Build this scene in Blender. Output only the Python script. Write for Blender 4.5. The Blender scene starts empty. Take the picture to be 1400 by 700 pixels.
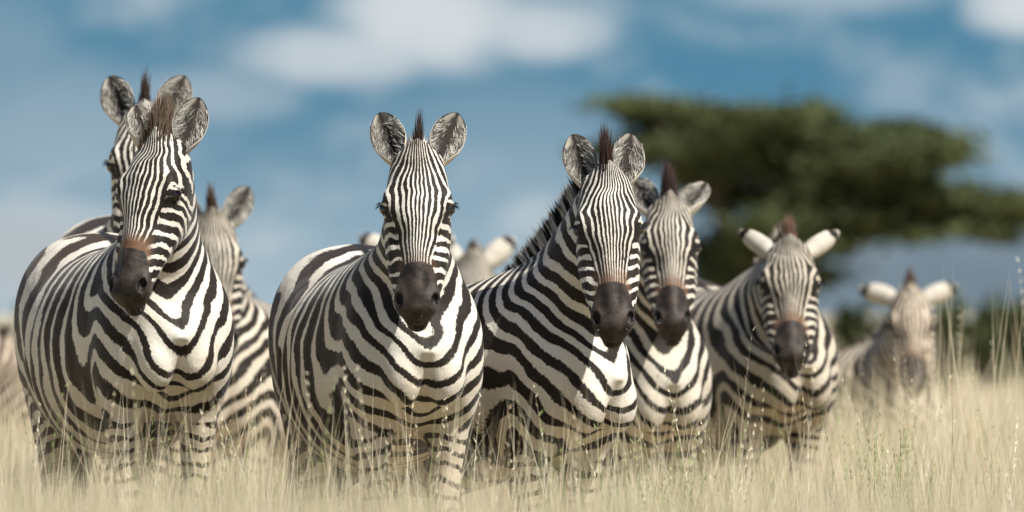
import bpy, math, random, time
import numpy as np
from mathutils import Vector, Matrix, Quaternion
T0 = time.time()
C = bpy.context.scene.collection
scene = bpy.context.scene
R = math.radians
rng = np.random.default_rng(11)

# ------------------------------------------------------------------ camera
DF = 35.0                     # focus distance (m): the heads of the front zebras
SC = 440.0                    # photo pixels per metre at DF
CAMZ = 1.06
cam_d = bpy.data.cameras.new('camera')
cam = bpy.data.objects.new('camera', cam_d); C.objects.link(cam)
cam.location = (0, 0, CAMZ)
cam.rotation_euler = (R(90) + math.atan((80 / SC) / DF), 0, 0)
cam_d.sensor_width = 36.0
cam_d.lens = 36.0 * DF / (1400 / SC)
cam_d.clip_start = 0.5; cam_d.clip_end = 20000
cam_d.dof.use_dof = True
cam_d.dof.focus_distance = DF
cam_d.dof.aperture_fstop = 5.4
scene.camera = cam

# ------------------------------------------------------------------ world, sun, exposure
SUN_EL, SUN_AZ = 52.0, 50.0     # azimuth: degrees to the right of the direction from the herd to the camera
w = bpy.data.worlds.new("World"); scene.world = w; w.use_nodes = True
nt = w.node_tree; nt.nodes.clear()
def N(tree, typ, **kw):
    n = tree.nodes.new(typ)
    for k, v in kw.items():
        if k.startswith('i_'):
            n.inputs[int(k[2:]) if k[2:].isdigit() else k[2:]].default_value = v
        else: setattr(n, k, v)
    return n
def math_node(tree, op, a, b=None, clamp=False):
    n = tree.nodes.new('ShaderNodeMath'); n.operation = op; n.use_clamp = clamp
    for i, s in enumerate((a, b)):
        if s is None: continue
        if isinstance(s, (int, float)): n.inputs[i].default_value = s
        else: tree.links.new(s, n.inputs[i])
    return n.outputs[0]
def mapr(tree, v, a, b, c, d, smooth=True):
    n = tree.nodes.new('ShaderNodeMapRange'); n.interpolation_type = 'SMOOTHSTEP' if smooth else 'LINEAR'
    tree.links.new(v, n.inputs[0])
    for i, q in enumerate((a, b, c, d)): n.inputs[i + 1].default_value = q
    return n.outputs[0]
def mixc(tree, f, a, b, mode='MIX'):
    n = tree.nodes.new('ShaderNodeMix'); n.data_type = 'RGBA'; n.blend_type = mode
    for s, i in ((f, 0), (a, 6), (b, 7)):
        if isinstance(s, (int, float)): n.inputs[i].default_value = s
        elif isinstance(s, tuple): n.inputs[i].default_value = s if len(s) == 4 else s + (1,)
        else: tree.links.new(s, n.inputs[i])
    return n.outputs[2]

SKY_TOP = (0.066, 0.182, 0.275); SKY_LOW = (0.27, 0.36, 0.42)
sky = N(nt, 'ShaderNodeTexSky', sky_type='NISHITA', sun_disc=False)
sky.sun_elevation = R(SUN_EL)
sky.sun_rotation = R(180 - SUN_AZ)
sky_bg = N(nt, 'ShaderNodeBackground', i_Strength=0.05)
nt.links.new(sky.outputs[0], sky_bg.inputs[0])
geo = N(nt, 'ShaderNodeTexCoord')
sep = N(nt, 'ShaderNodeSeparateXYZ'); nt.links.new(geo.outputs['Generated'], sep.inputs[0])
X, Y, Z = sep.outputs
elev = math_node(nt, 'DIVIDE', Z, math_node(nt, 'MAXIMUM', math_node(nt, 'SQRT', math_node(nt, 'ADD', math_node(nt, 'MULTIPLY', X, X), math_node(nt, 'MULTIPLY', Y, Y))), 0.01))
azim = math_node(nt, 'ARCTAN2', X, Y)
PX = 1.0 / (SC * DF)            # radians per photo pixel
grad = mapr(nt, elev, 0.0, 330 * PX, 0, 1)
lowsky = mixc(nt, grad, SKY_LOW, SKY_TOP)
# wispy cloud field in direction space
vec = N(nt, 'ShaderNodeCombineXYZ'); nt.links.new(azim, vec.inputs[0]); nt.links.new(elev, vec.inputs[1])
nz = N(nt, 'ShaderNodeTexNoise'); nz.inputs['Scale'].default_value = 75; nz.inputs['Detail'].default_value = 5; nz.inputs['Roughness'].default_value = .62
mp = N(nt, 'ShaderNodeMapping'); mp.inputs['Scale'].default_value = (1, 1.7, 1); mp.inputs['Location'].default_value = (.31, .12, 0)
nt.links.new(vec.outputs[0], mp.inputs[0]); nt.links.new(mp.outputs[0], nz.inputs[0])
nz2 = N(nt, 'ShaderNodeTexNoise'); nz2.inputs['Scale'].default_value = 260; nz2.inputs['Detail'].default_value = 4
nt.links.new(mp.outputs[0], nz2.inputs[0])
cl = mapr(nt, nz.outputs[0], .42, .80, 0, .42)
def blob(px, py, rx, ry, amp):      # one cloud or painted hill band, at its bearing and elevation
    a = math_node(nt, 'DIVIDE', math_node(nt, 'SUBTRACT', azim, (px - 700) * PX), rx * PX)
    b = math_node(nt, 'DIVIDE', math_node(nt, 'SUBTRACT', elev, (430 - py) * PX), ry * PX)
    d = math_node(nt, 'ADD', math_node(nt, 'MULTIPLY', a, a), math_node(nt, 'MULTIPLY', b, b))
    d = math_node(nt, 'ADD', d, math_node(nt, 'MULTIPLY', math_node(nt, 'SUBTRACT', nz2.outputs[0], .5), .8))
    return mapr(nt, d, -0.1, 1.9, amp, 0)
for b in [(585, 25, 130, 75, .75), (470, 75, 150, 42, .60), (735, 42, 105, 42, .62), (560, 5, 70, 40, .35), (1120, -15, 170, 34, .35), (1400, 5, 80, 45, .75),
          (290, 130, 120, 40, .30), (90, 170, 180, 90, .22), (40, 340, 150, 75, .45), (690, 190, 190, 90, .12), (10, 90, 90, 100, .15)]:
    cl = math_node(nt, 'MAXIMUM', cl, blob(*b))
skyc = mixc(nt, cl, lowsky, (0.64, 0.65, 0.645))
grey = blob(20, 350, 150, 60, .55)
skyc = mixc(nt, grey, skyc, (0.28, 0.31, 0.33))
skyc = mixc(nt, blob(1280, 420, 470, 150, .95), skyc, (0.125, 0.17, 0.21))  # hazy distant hills, painted into the sky colour as a blue-grey band
low_bg = N(nt, 'ShaderNodeBackground', i_Strength=1.0); nt.links.new(skyc, low_bg.inputs[0])
mixs = N(nt, 'ShaderNodeMixShader')
nt.links.new(mapr(nt, elev, .06, .22, 0, 1), mixs.inputs[0])
nt.links.new(low_bg.outputs[0], mixs.inputs[1]); nt.links.new(sky_bg.outputs[0], mixs.inputs[2])
wo = N(nt, 'ShaderNodeOutputWorld'); nt.links.new(mixs.outputs[0], wo.inputs[0])

sd = bpy.data.lights.new('sun', 'SUN'); sd.energy = 5.0; sd.angle = R(.55); sd.color = (1.0, .955, .87)
sun = bpy.data.objects.new('sun', sd); C.objects.link(sun)
sv = Vector((math.sin(R(SUN_AZ)) * math.cos(R(SUN_EL)), -math.cos(R(SUN_AZ)) * math.cos(R(SUN_EL)), math.sin(R(SUN_EL))))
sun.rotation_euler = sv.to_track_quat('Z', 'Y').to_euler(); sun.location = sv * 60
scene.view_settings.view_transform = 'Standard'; scene.view_settings.look = 'None'
scene.view_settings.gamma = 1; scene.view_settings.exposure = 0.42
scene.cycles.max_bounces = 5; scene.cycles.transparent_max_bounces = 4
scene.cycles.use_denoising = True

def px_to_world(px, py, d):
    return ((px - 700) / SC * d / DF, d, CAMZ + (430 - py) / SC * d / DF)

# ------------------------------------------------------------------ material helpers
def new_mat(name):
    m = bpy.data.materials.new(name); m.use_nodes = True
    t = m.node_tree; b = t.nodes['Principled BSDF']
    return m, t, b
def attr(t, name):
    n = t.nodes.new('ShaderNodeAttribute'); n.attribute_name = name; return n
def link(t, s, d): t.links.new(s, d)

# ------------------------------------------------------------------ mesh helper (numpy)
def np_mesh(name, V, F, mats, smooth=True, attrs=None, fmat=None):
    """F: list of int arrays (n,3) or (n,4)."""
    me = bpy.data.meshes.new(name)
    if not isinstance(F, (list, tuple)): F = [F]
    F = [np.asarray(f, np.int32) for f in F if len(f)]
    nl = sum(f.size for f in F); nf = sum(len(f) for f in F)
    me.vertices.add(len(V)); me.vertices.foreach_set('co', np.asarray(V, np.float32).ravel())
    me.loops.add(nl); me.loops.foreach_set('vertex_index', np.concatenate([f.ravel() for f in F]))
    me.polygons.add(nf)
    tot = np.concatenate([np.full(len(f), f.shape[1], np.int32) for f in F])
    me.polygons.foreach_set('loop_start', np.concatenate([[0], np.cumsum(tot)[:-1]]).astype(np.int32))
    me.polygons.foreach_set('use_smooth', np.full(nf, smooth))
    for m in (mats if isinstance(mats, (list, tuple)) else [mats]): me.materials.append(m)
    if fmat is not None: me.polygons.foreach_set('material_index', np.asarray(fmat, np.int32))
    for k, a in (attrs or {}).items():
        a = np.asarray(a, np.float32)
        ty = 'FLOAT' if a.ndim == 1 else 'FLOAT_VECTOR'
        at = me.attributes.new(k, ty, 'POINT')
        at.data.foreach_set('value' if a.ndim == 1 else 'vector', a.ravel())
    me.update(calc_edges=True)
    return me
def link_obj(name, me, parent=None):
    o = bpy.data.objects.new(name, me); C.objects.link(o)
    if parent: o.parent = parent
    return o
def tag(o, label=None, cat=None, group=None, kind=None):
    for k, v in (('label', label), ('category', cat), ('group', group), ('kind', kind)):
        if v: o[k] = v
def sst(a, b, x):
    t = np.clip((x - a) / (b - a), 0, 1); return t * t * (3 - 2 * t)

def vnoise(P, scale, seed=0):          # smooth value noise, cheap sum of sines
    r = np.random.default_rng(seed); out = np.zeros(len(P))
    for k in range(6):
        d = r.normal(size=3); d /= np.linalg.norm(d)
        out += np.sin(P @ d * scale * (0.7 + .25 * k) + r.uniform(0, 6.28))
    return out / 3.4

# ------------------------------------------------------------------ ground
def ground_z(x, y):
    return -0.10 * sst(39, 60, y) - 0.35 * sst(60, 200, y) + .02 * np.sin(x * 1.3 + y * .7)
ys = np.concatenate([np.linspace(-6, 90, 130), np.geomspace(92, 9000, 70)])
us = np.linspace(-1, 1, 61)
gx = us[None, :] * (12 + ys[:, None].clip(0) * 1.1); gy = np.repeat(ys[:, None], len(us), 1)
gz = ground_z(gx, gy)
V = np.stack([gx, gy, gz], -1).reshape(-1, 3)
i = np.arange(len(ys) - 1)[:, None] * len(us) + np.arange(len(us) - 1)[None]
F = np.stack([i, i + 1, i + 1 + len(us), i + len(us)], -1).reshape(-1, 4)
gm, t, b = new_mat('dry_ground')
tc = N(t, 'ShaderNodeTexCoord'); n1 = N(t, 'ShaderNodeTexNoise'); n1.inputs['Scale'].default_value = .35; n1.inputs['Detail'].default_value = 8
link(t, tc.outputs['Object'], n1.inputs[0])
n2 = N(t, 'ShaderNodeTexNoise'); n2.inputs['Scale'].default_value = 9; n2.inputs['Detail'].default_value = 6; link(t, tc.outputs['Object'], n2.inputs[0])
c1 = mixc(t, mapr(t, n1.outputs[0], .35, .65, 0, 1), (.42, .34, .21), (.55, .47, .31))
c2 = mixc(t, mapr(t, n2.outputs[0], .35, .7, 0, .5), c1, (.30, .27, .16))
link(t, c2, b.inputs['Base Color']); b.inputs['Roughness'].default_value = 1
g = link_obj('ground', np_mesh('ground', V, F, gm)); tag(g, kind='structure')

# ================================================================== ZEBRA: implicit rest-pose body
A2 = np.array([-.60, .80])                          # neck axis in (y, z)
NB = np.array([-.40, 1.08]); NL = .62                # neck base, length
NP = NB + A2 * NL                                    # poll
AL = R(24)
HD = np.array([-math.sin(AL), -math.cos(AL)])        # head axis (down the face)
HN = np.array([-math.cos(AL), math.sin(AL)])         # dorsal normal (out of the forehead)
def head_coords(P):
    y = P[:, 1] - NP[0]; z = P[:, 2] - NP[1]
    return P[:, 0], y * HD[0] + z * HD[1], y * HN[0] + z * HN[1]
def from_head(x, u, v):
    x, u, v = np.broadcast_arrays(np.asarray(x, float), u, v)
    return np.stack([x, NP[0] + u * HD[0] + v * HN[0], NP[1] + u * HD[1] + v * HN[1]], -1)
def hermite(xs, vs):
    xs = np.array(xs, float); vs = np.array(vs, float)
    fx = np.linspace(xs[0], xs[-1], 400)
    m = np.gradient(vs, xs)
    i = np.clip(np.searchsorted(xs, fx) - 1, 0, len(xs) - 2); h = xs[i + 1] - xs[i]; s = (fx - xs[i]) / h
    fv = (2*s**3-3*s**2+1)*vs[i] + (s**3-2*s**2+s)*h*m[i] + (-2*s**3+3*s**2)*vs[i+1] + (s**3-s**2)*h*m[i+1]
    return lambda q: np.interp(q, fx, fv)
# torso: y, top, bottom, half width
TT = np.array([(-.74, .99, .94, .03), (-.70, 1.08, .88, .10), (-.64, 1.16, .82, .15), (-.56, 1.23, .76, .185), (-.44, 1.285, .705, .215), (-.28, 1.285, .655, .255), (-.08, 1.26, .60, .295),
               (.12, 1.25, .575, .312), (.30, 1.29, .62, .295), (.46, 1.295, .68, .262), (.57, 1.24, .76, .21), (.64, 1.16, .84, .14), (.68, 1.06, .95, .04)])
TT[:, 3] *= .96
tt_top, tt_bot, tt_w = (hermite(TT[:, 0], TT[:, k]) for k in (1, 2, 3))
# neck: t, half depth, half width
NT = np.array([(-.35, .20, .12), (-.1, .245, .155), (.1, .225, .145), (.3, .19, .122), (.5, .16, .105), (.7, .137, .092), (.88, .118, .082), (1.0, .10, .072), (1.1, .06, .05)])
nt_d, nt_w = (hermite(NT[:, 0], NT[:, k]) for k in (1, 2))
# head: u, front, back, half width
HT = np.array([(-.055, .015, -.03, .02), (-.035, .047, -.055, .062), (.0, .068, -.075, .080), (.05, .084, -.10, .092), (.10, .094, -.122, .099), (.15, .097, -.136, .100), (.20, .095, -.140, .103),
               (.25, .088, -.130, .102), (.30, .081, -.108, .098), (.35, .075, -.086, .090), (.40, .070, -.068, .079), (.44, .064, -.062, .069), (.475, .054, -.058, .063),
               (.497, .040, -.056, .052), (.515, .014, -.048, .034), (.528, -.012, -.034, .01)])
ht_f, ht_b, ht_w = (hermite(HT[:, 0], HT[:, k]) for k in (1, 2, 3))
FL = np.array([(1.02, -.44, .07, .10, .12), (.85, -.45, .085, .12, .125), (.70, -.45, .062, .088, .12), (.60, -.45, .048, .064, .115), (.50, -.455, .041, .050, .11), (.42, -.46, .044, .050, .11), (.36, -.455, .034, .040, .11),
               (.25, -.455, .027, .032, .11), (.14, -.46, .030, .037, .11), (.09, -.475, .027, .030, .11), (.04, -.495, .038, .046, .11), (-.01, -.50, .045, .056, .11)])[::-1]
HL = np.array([(1.12, .42, .08, .14, .12), (1.0, .42, .115, .19, .135), (.85, .41, .115, .19, .14), (.72, .41, .09, .145, .14), (.62, .44, .068, .102, .135), (.55, .48, .05, .072, .13), (.47, .53, .040, .056, .125),
               (.40, .53, .033, .042, .12), (.25, .51, .028, .034, .12), (.13, .50, .031, .038, .12), (.08, .475, .028, .032, .12), (.03, .455, .038, .046, .12), (-.01, .45, .045, .055, .12)])[::-1]
def smin(a, b, k):
    h = np.clip(.5 + .5 * (b - a) / k, 0, 1); return b + (a - b) * h - k * h * (1 - h)
def ell(P, c, r):
    q = (P - np.array(c)) / np.array(r); l = np.sqrt((q * q).sum(1)) + 1e-9
    return (l - 1) * min(r) if min(r) > .5 * max(r) else l * (l - 1) / (np.sqrt(((q / np.array(r)) ** 2).sum(1)) + 1e-9)
def impl(a, b, wa, wb, n=2.0):        # superellipse (|a/wa|^n+|b/wb|^n)^(1/n)
    r = (np.abs(a / wa) ** n + np.abs(b / wb) ** n) ** (1 / n) + 1e-9
    return (r - 1) * (wa * wb) / np.sqrt((wa * wa + wb * wb) / 2)
def f_torso(P):
    y = P[:, 1].clip(TT[0, 0], TT[-1, 0]); top = tt_top(y); bot = tt_bot(y); wd = tt_w(y)
    c = bot + (top - bot) * .52; h = np.where(P[:, 2] > c, top - c, c - bot).clip(.01); wd = wd.clip(.01)
    f = impl(P[:, 0], P[:, 2] - c, wd, h, 2.15)
    return np.maximum(f, np.abs(P[:, 1] - y) * 1.0 + f.clip(-.02)) 
def f_neck(P):
    dy = P[:, 1] - NB[0]; dz = P[:, 2] - NB[1]
    t = (dy * A2[0] + dz * A2[1]) / NL; p = dy * A2[1] - dz * A2[0]          # p>0: crest side
    tc = t.clip(NT[0, 0], NT[-1, 0]); d = nt_d(tc); wd = nt_w(tc)
    wd = wd * (1 - .30 * sst(0.1, 1, p / d))                                  # crest is narrower
    f = impl(P[:, 0], p, wd, d, 2.0)
    return f + np.abs(t - tc) * NL, t
def f_head(P):
    x, u, v = head_coords(P)
    x = np.abs(x)
    uc = u.clip(HT[0, 0], HT[-1, 0]); vf = ht_f(uc); vb = ht_b(uc); wd = ht_w(uc)
    c = (vf + vb) / 2 + .012 * np.clip((vf - vb) / .12, 0, 1); h = np.where(v > c, vf - c, c - vb).clip(.006); wd = wd.clip(.006)
    vn = (v - c) / h
    bridge = sst(.17, .27, u) * sst(.52, .42, u)
    wd = wd * (1 - .20 * sst(.2, 1, -vn)) * (1 - .08 * sst(.3, 1, vn) - .43 * bridge * sst(-.30, .80, vn))
    f = impl(x, v - c, wd, h, 2.25) + np.abs(u - uc)
    H = np.stack([x, u, v], -1)
    f = smin(f, ell(H, (.080, .132, .052), (.026, .040, .026)), .022)          # brow
    f = smin(f, ell(H, (.056, .20, -.055), (.028, .085, .070)), .03)           # jowl
    f = smin(f, ell(H, (.070, .262, .010), (.014, .080, .014)), .02)           # cheek crest
    f = smin(f, ell(H, (.046, .452, .022), (.024, .040, .026)), .018)          # nostril wing
    f = smin(f, ell(H, (.0, .502, -.040), (.033, .032, .024)), .008)           # chin
    f = smin(f, ell(H, (.0, .482, .012), (.046, .030, .036)), .012)            # upper lip
    f = smin(f, ell(H, (.094, .152, .031), (.022, .029, .024)), .008)          # lids
    cav = ell(H, (.099, .156, .033), (.018, .018, .017)); f = -smin(-f, cav, .004)   # eye opening
    n1 = ell(H, (.055, .464, .036), (.013, .022, .014)); f = -smin(-f, n1, .005)
    # mouth groove
    vm = -.012 - .05 * (u - .53)
    f = f + .013 * np.exp(-((v - vm + .006) / .006) ** 2) * sst(.42, .47, u)
    return f
def leg_f(P, T):
    z = P[:, 2]; zc = z.clip(T[0, 0], T[-1, 0])
    cy = np.interp(zc, T[:, 0], T[:, 1]); rx = np.interp(zc, T[:, 0], T[:, 2]); ry = np.interp(zc, T[:, 0], T[:, 3]); cx = np.interp(zc, T[:, 0], T[:, 4])
    return impl(np.abs(P[:, 0]) - cx, P[:, 1] - cy, rx, ry, 2.1) + np.abs(z - zc)
def field(P, parts=False):
    ft = f_torso(P); fn, t = f_neck(P); fh = f_head(P)
    Q = P.copy(); Q[:, 0] = np.abs(Q[:, 0])
    ft = smin(ft, ell(Q, (.135, -.50, .95), (.085, .14, .21)), .045)            # shoulder
    ft = smin(ft, ell(Q, (.068, -.665, .89), (.062, .07, .10)), .035)             # breast
    ft = smin(ft, ell(Q, (.13, .40, 1.02), (.14, .20, .22)), .06)              # haunch
    ft = smin(ft, leg_f(P, FL), .045); ft = smin(ft, leg_f(P, HL), .05)
    ft = ft + .010 * np.exp(-(P[:, 0] / .016) ** 2) * sst(-.58, -.66, P[:, 1]) * sst(1.1, 1.0, P[:, 2])      # groove between the breast muscles
    # tail dock
    tz = np.clip((1.16 - P[:, 2]) / .40, 0, 1); ty = .67 + .045 * np.sin(tz * 2.2)
    r = .030 - .014 * tz
    tl = np.sqrt(P[:, 0] ** 2 + (P[:, 1] - ty) ** 2 + ((P[:, 2] - 1.16).clip(0)) ** 2 + ((.76 - P[:, 2]).clip(0)) ** 2) - r
    ft = smin(ft, tl, .03)
    ft = ft + .0035 * np.sin(P[:, 1] * 62 + P[:, 2] * 14) * sst(-.32, -.22, P[:, 1]) * sst(.30, .18, P[:, 1]) * sst(.66, .8, P[:, 2]) * sst(1.2, 1.05, P[:, 2])   # ribs
    f = smin(ft, fn, .085)
    f = smin(f, fh, .028)
    return (f, ft, fn, fh) if parts else f

def surface_nets(h):
    lo = np.array([-.36, -1.16, -.03]); hi = np.array([.36, .78, 1.72])
    m = 4
    n = (np.ceil((hi - lo) / (h * m)).astype(int)) * m; n[0] += n[0] % 2
    ax = [lo[k] + h * np.arange(n[k] + 1) for k in range(3)]
    ax[0] = (np.arange(n[0] + 1) - n[0] / 2) * h
    hx = n[0] // 2
    cax = [ax[0][hx:][::m], ax[1][::m], ax[2][::m]]
    g = np.stack(np.meshgrid(*cax, indexing='ij'), -1).reshape(-1, 3)
    fc = field(g).reshape([len(a) for a in cax])
    near = np.abs(fc) < h * m * 2.4
    # dilate to fine mask
    fx, fy, fz = [np.minimum((np.arange(k) + m // 2) // m, s - 1) for k, s in zip((n[0] - hx + 1, n[1] + 1, n[2] + 1), fc.shape)]
    Fh = fc[np.ix_(fx, fy, fz)].astype(np.float32); mask = near[np.ix_(fx, fy, fz)]
    idx = np.nonzero(mask)
    P = np.stack([ax[0][hx:][idx[0]], ax[1][idx[1]], ax[2][idx[2]]], -1)
    vals = np.concatenate([field(P[k:k + 400000]) for k in range(0, len(P), 400000)])
    Fh[idx] = vals
    G = np.concatenate([Fh[:0:-1], Fh], 0)
    ins = G < 0
    cs = sum(ins[a:a + G.shape[0] - 1, b:b + G.shape[1] - 1, c:c + G.shape[2] - 1].astype(np.int8) for a in (0, 1) for b in (0, 1) for c in (0, 1))
    act = (cs > 0) & (cs < 8); ci = np.stack(np.nonzero(act), -1)
    vid = np.full(act.shape, -1, np.int32); vid[act] = np.arange(len(ci))
    acc = np.zeros((len(ci), 3)); cnt = np.zeros(len(ci))
    for k in range(3):
        o1, o2 = [j for j in range(3) if j != k]
        for a in (0, 1):
            for b in (0, 1):
                p0 = ci.copy(); p0[:, o1] += a; p0[:, o2] += b; p1 = p0.copy(); p1[:, k] += 1
                f0 = G[tuple(p0.T)]; f1 = G[tuple(p1.T)]; s = (f0 < 0) != (f1 < 0)
                tt = f0[s] / (f0[s] - f1[s]); q = p0[s].astype(float); q[:, k] += tt
                acc[s] += q; cnt[s] += 1
    V = acc / cnt[:, None] * h + np.array([ax[0][0], ax[1][0], ax[2][0]])
    quads = []
    for k in range(3):
        o1, o2 = (k + 1) % 3, (k + 2) % 3
        sl0 = [slice(None)] * 3; sl1 = [slice(None)] * 3; sl0[k] = slice(0, -1); sl1[k] = slice(1, None)
        s0 = ins[tuple(sl0)]; s1 = ins[tuple(sl1)]
        e = np.stack(np.nonzero(s0 != s1), -1)
        e = e[(e[:, o1] > 0) & (e[:, o2] > 0) & (e[:, o1] < G.shape[o1] - 1) & (e[:, o2] < G.shape[o2] - 1)]
        flip = ~s0[tuple(e.T)]
        def cell(a, b):
            c = e.copy(); c[:, o1] -= a; c[:, o2] -= b; return vid[tuple(c.T)]
        q = np.stack([cell(1, 1), cell(0, 1), cell(0, 0), cell(1, 0)], -1)
        q[flip] = q[flip][:, ::-1]; quads.append(q)
    F = np.concatenate(quads); F = F[(F >= 0).all(1)]
    for it in range(2):                      # project on the implicit surface
        e = h * .3; f0 = field(V)
        gr = np.stack([field(V + np.eye(3)[k] * e) - f0 for k in range(3)], -1) / e
        V = V - (f0 / ((gr ** 2).sum(1) + .15))[:, None].clip(-1, 1) * gr
    E = np.concatenate([F[:, [0, 1]], F[:, [1, 2]], F[:, [2, 3]], F[:, [3, 0]]]); 
    return V, F, E
def lap(vals, E, n, it, lam=.5):
    deg = np.bincount(E[:, 0], minlength=n) + np.bincount(E[:, 1], minlength=n)
    for _ in range(it):
        s = np.bincount(E[:, 0], vals[E[:, 1]], n) + np.bincount(E[:, 1], vals[E[:, 0]], n)
        vals = vals * (1 - lam) + lam * s / deg.clip(1)
    return vals

def body_phase(P):
    """stripe phase over barrel, rump, shoulder and neck (in stripes)."""
    x, y, z = P.T
    ph1 = -(y + .32) / .088
    rear = sst(.02, .22, y)
    rr = np.sqrt((y - .10) ** 2 + (z - .60) ** 2)
    th = np.arctan2(y - .10, (z - .60).clip(-.2) + .10)
    ph_r = -(.10 + .32) / .088 - 3.7 * th
    ph1 = ph1 * (1 - rear) + ph_r * rear
    a = (y + .32) * A2[0] * 1.0 + (z - 1.02) * A2[1]
    ph2 = np.where(a > 0, a / .069, -(.45 * (1 - np.exp(a * 6.0)) / 6.0 + .55 * -a) / .069)
    ph2 = ph2 - .70 * .13 * np.tanh((np.sqrt(x * x + .02 ** 2) - .02) / .13) / .069 * sst(1.38, 1.15, z) * sst(-.30, -.50, y)
    wf = sst(-.16, -.50, y)
    wf = np.maximum(wf, sst(1.26, 1.36, z) * sst(-.2, -.34, y))
    return ph1 * (1 - wf) + ph2 * wf

def build_rest(h):
    V, F, E = surface_nets(h); n = len(V)
    f, ft, fn, fh = field(V, True); _, t = f_neck(V)
    hw = sst(.020, -.020, fh - np.minimum(fn, ft))
    tau = np.maximum(.9 * sst(0, 1, t.clip(0, 1)) * 0 + .9 * t.clip(0, 1) * sst(-.0, .14, t), 0)
    # torso parts lying above the neck base plane but off the neck stay with the torso
    onneck = sst(.10, .02, fn)
    tau = tau * onneck
    tau = np.maximum(tau, hw)
    x, u, v = head_coords(V)
    tau = np.where((u > .26) & (fh < np.minimum(fn, ft)), 1.0, tau)
    tau = lap(tau, E, n, int(14 * (.008 / h) ** 2) + 2)
    tau = np.where((u > .30) & (fh < .004), 1.0, tau)
    a = {}
    a['tau'] = tau
    a['rest'] = V
    # head fields
    th = np.arctan2(np.abs(x), v + .058); wl = np.interp(u, [-.06, 0, .04, .075, .11, .17, .245, .33, .45], [.030, .044, .058, .073, .088, .084, .060, .045, .039]); qf = np.sign(x) * (np.abs(x) + .55 * (.045 - v).clip(0, .2) * sst(.19, .10, u) * sst(-.01, .05, u) * sst(.03, .08, np.abs(x))) / wl
    headw = sst(.016, -.012, fh - np.minimum(fn, ft))
    headw = np.maximum(headw, sst(.90, .985, t) * (fn < .05) * sst(.35, .2, u))
    headw = lap(headw, E, n, 4)
    body = body_phase(V)
    # legs
    zt = sst(.80, .66, V[:, 2]) * sst(.0, .10, np.abs(V[:, 0]))
    hind = sst(.10, .2, V[:, 1])
    legw = sst(.745, .66, V[:, 2]) * (1 - hind) * sst(.03, .07, np.abs(V[:, 0])) * sst(-.26, -.34, V[:, 1])
    legw = np.maximum(legw, hind * sst(.86, .70, V[:, 2]) * sst(.26, .36, V[:, 1]))
    legph = (V[:, 2] + .25 * np.abs(V[:, 0]) ) / .047 + hind * (V[:, 1] - .4) * 6
    edge = np.interp(u, [-.1, .10, .135, .17, .30, .38, .45], [9, 4, 1.12, 1.04, 1.04, 1.0, 1.0])
    panel = sst(.07, -.07, np.abs(qf) - edge)
    rj = np.sqrt((u - .455) ** 2 + (1.15 * (v + .025)) ** 2)
    cheek = -rj / .036
    qa = np.abs(qf); qa = np.where(qa < 1, qa * (1.3 - .3 * qa), qa); qa = np.where(qa > .75, .75 + .7 * np.log1p((qa - .75).clip(0) / .7), qa); qa = qf * 0 + np.sign(qf) * (qa * sst(.17, .11, u) + np.where(np.abs(qf) < 1, np.abs(qf) * (1.3 - .3 * np.abs(qf)), np.abs(qf)) * sst(.11, .17, u))
    a['ph'] = np.stack([body, legph, qa], -1)
    a['ph2'] = np.stack([cheek, u, v], -1)
    a['wt'] = np.stack([headw, legw, panel], -1)
    # belly / dorsal / muzzle masks
    ax_ = np.abs(x)
    sd = sst(.36, .82, th)
    muz = sst(-.014, .014, u - (.352 + .085 * sd)) * headw
    brown = np.exp(-((u - .350 - .02 * sd) / .038) ** 2) * sst(.70, .44, th) * headw
    ex = np.sqrt(((ax_ - .098) / .024) ** 2 + ((u - .156) / .023) ** 2 + ((v - .032) / .021) ** 2)
    eye = sst(1.25, .9, ex + .25 * np.sin(th * 9)) 
    ex2 = np.sqrt(((ax_ - .090) / .02) ** 2 + ((u - .180) / .022) ** 2 + ((v - .048) / .014) ** 2)
    eye = np.maximum(eye, sst(1.2, .8, ex2))
    nos = sst(1.25, .8, np.sqrt(((ax_ - .055) / .015) ** 2 + ((u - .464) / .022) ** 2 + ((v - .036) / .016) ** 2))
    mouth = np.exp(-((v + .018 + .05 * (u - .53)) / .007) ** 2) * sst(.42, .46, u) * headw
    nos = np.maximum(nos, mouth * .8)
    a['msk'] = np.stack([muz, brown, np.maximum(eye, 0)], -1)
    dors = sst(.022, .010, ax_) * sst(1.12, 1.2, V[:, 2]) * (t < .2) * (fn > -.5)
    duty = -.22 + 1.1 * sst(.69, .60, V[:, 2]) * (1 - legw) * sst(-.42, -.34, V[:, 1]) + .25 * sst(.7, .6, V[:, 2]) * legw + 0 * x
    chest = sst(-.40, -.56, V[:, 1]) * sst(1.15, 1.0, V[:, 2]) * (1 - headw) * sst(.24, .10, ax_)
    duty = duty + .62 * chest
    duty = duty - .10 * sst(.1, .4, V[:, 1]) * sst(.8, 1., V[:, 2])
    hoof = sst(.065, .055, V[:, 2])
    a['ms2'] = np.stack([np.maximum(dors, hoof), duty, nos], -1)
    return V, F, E, a

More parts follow.
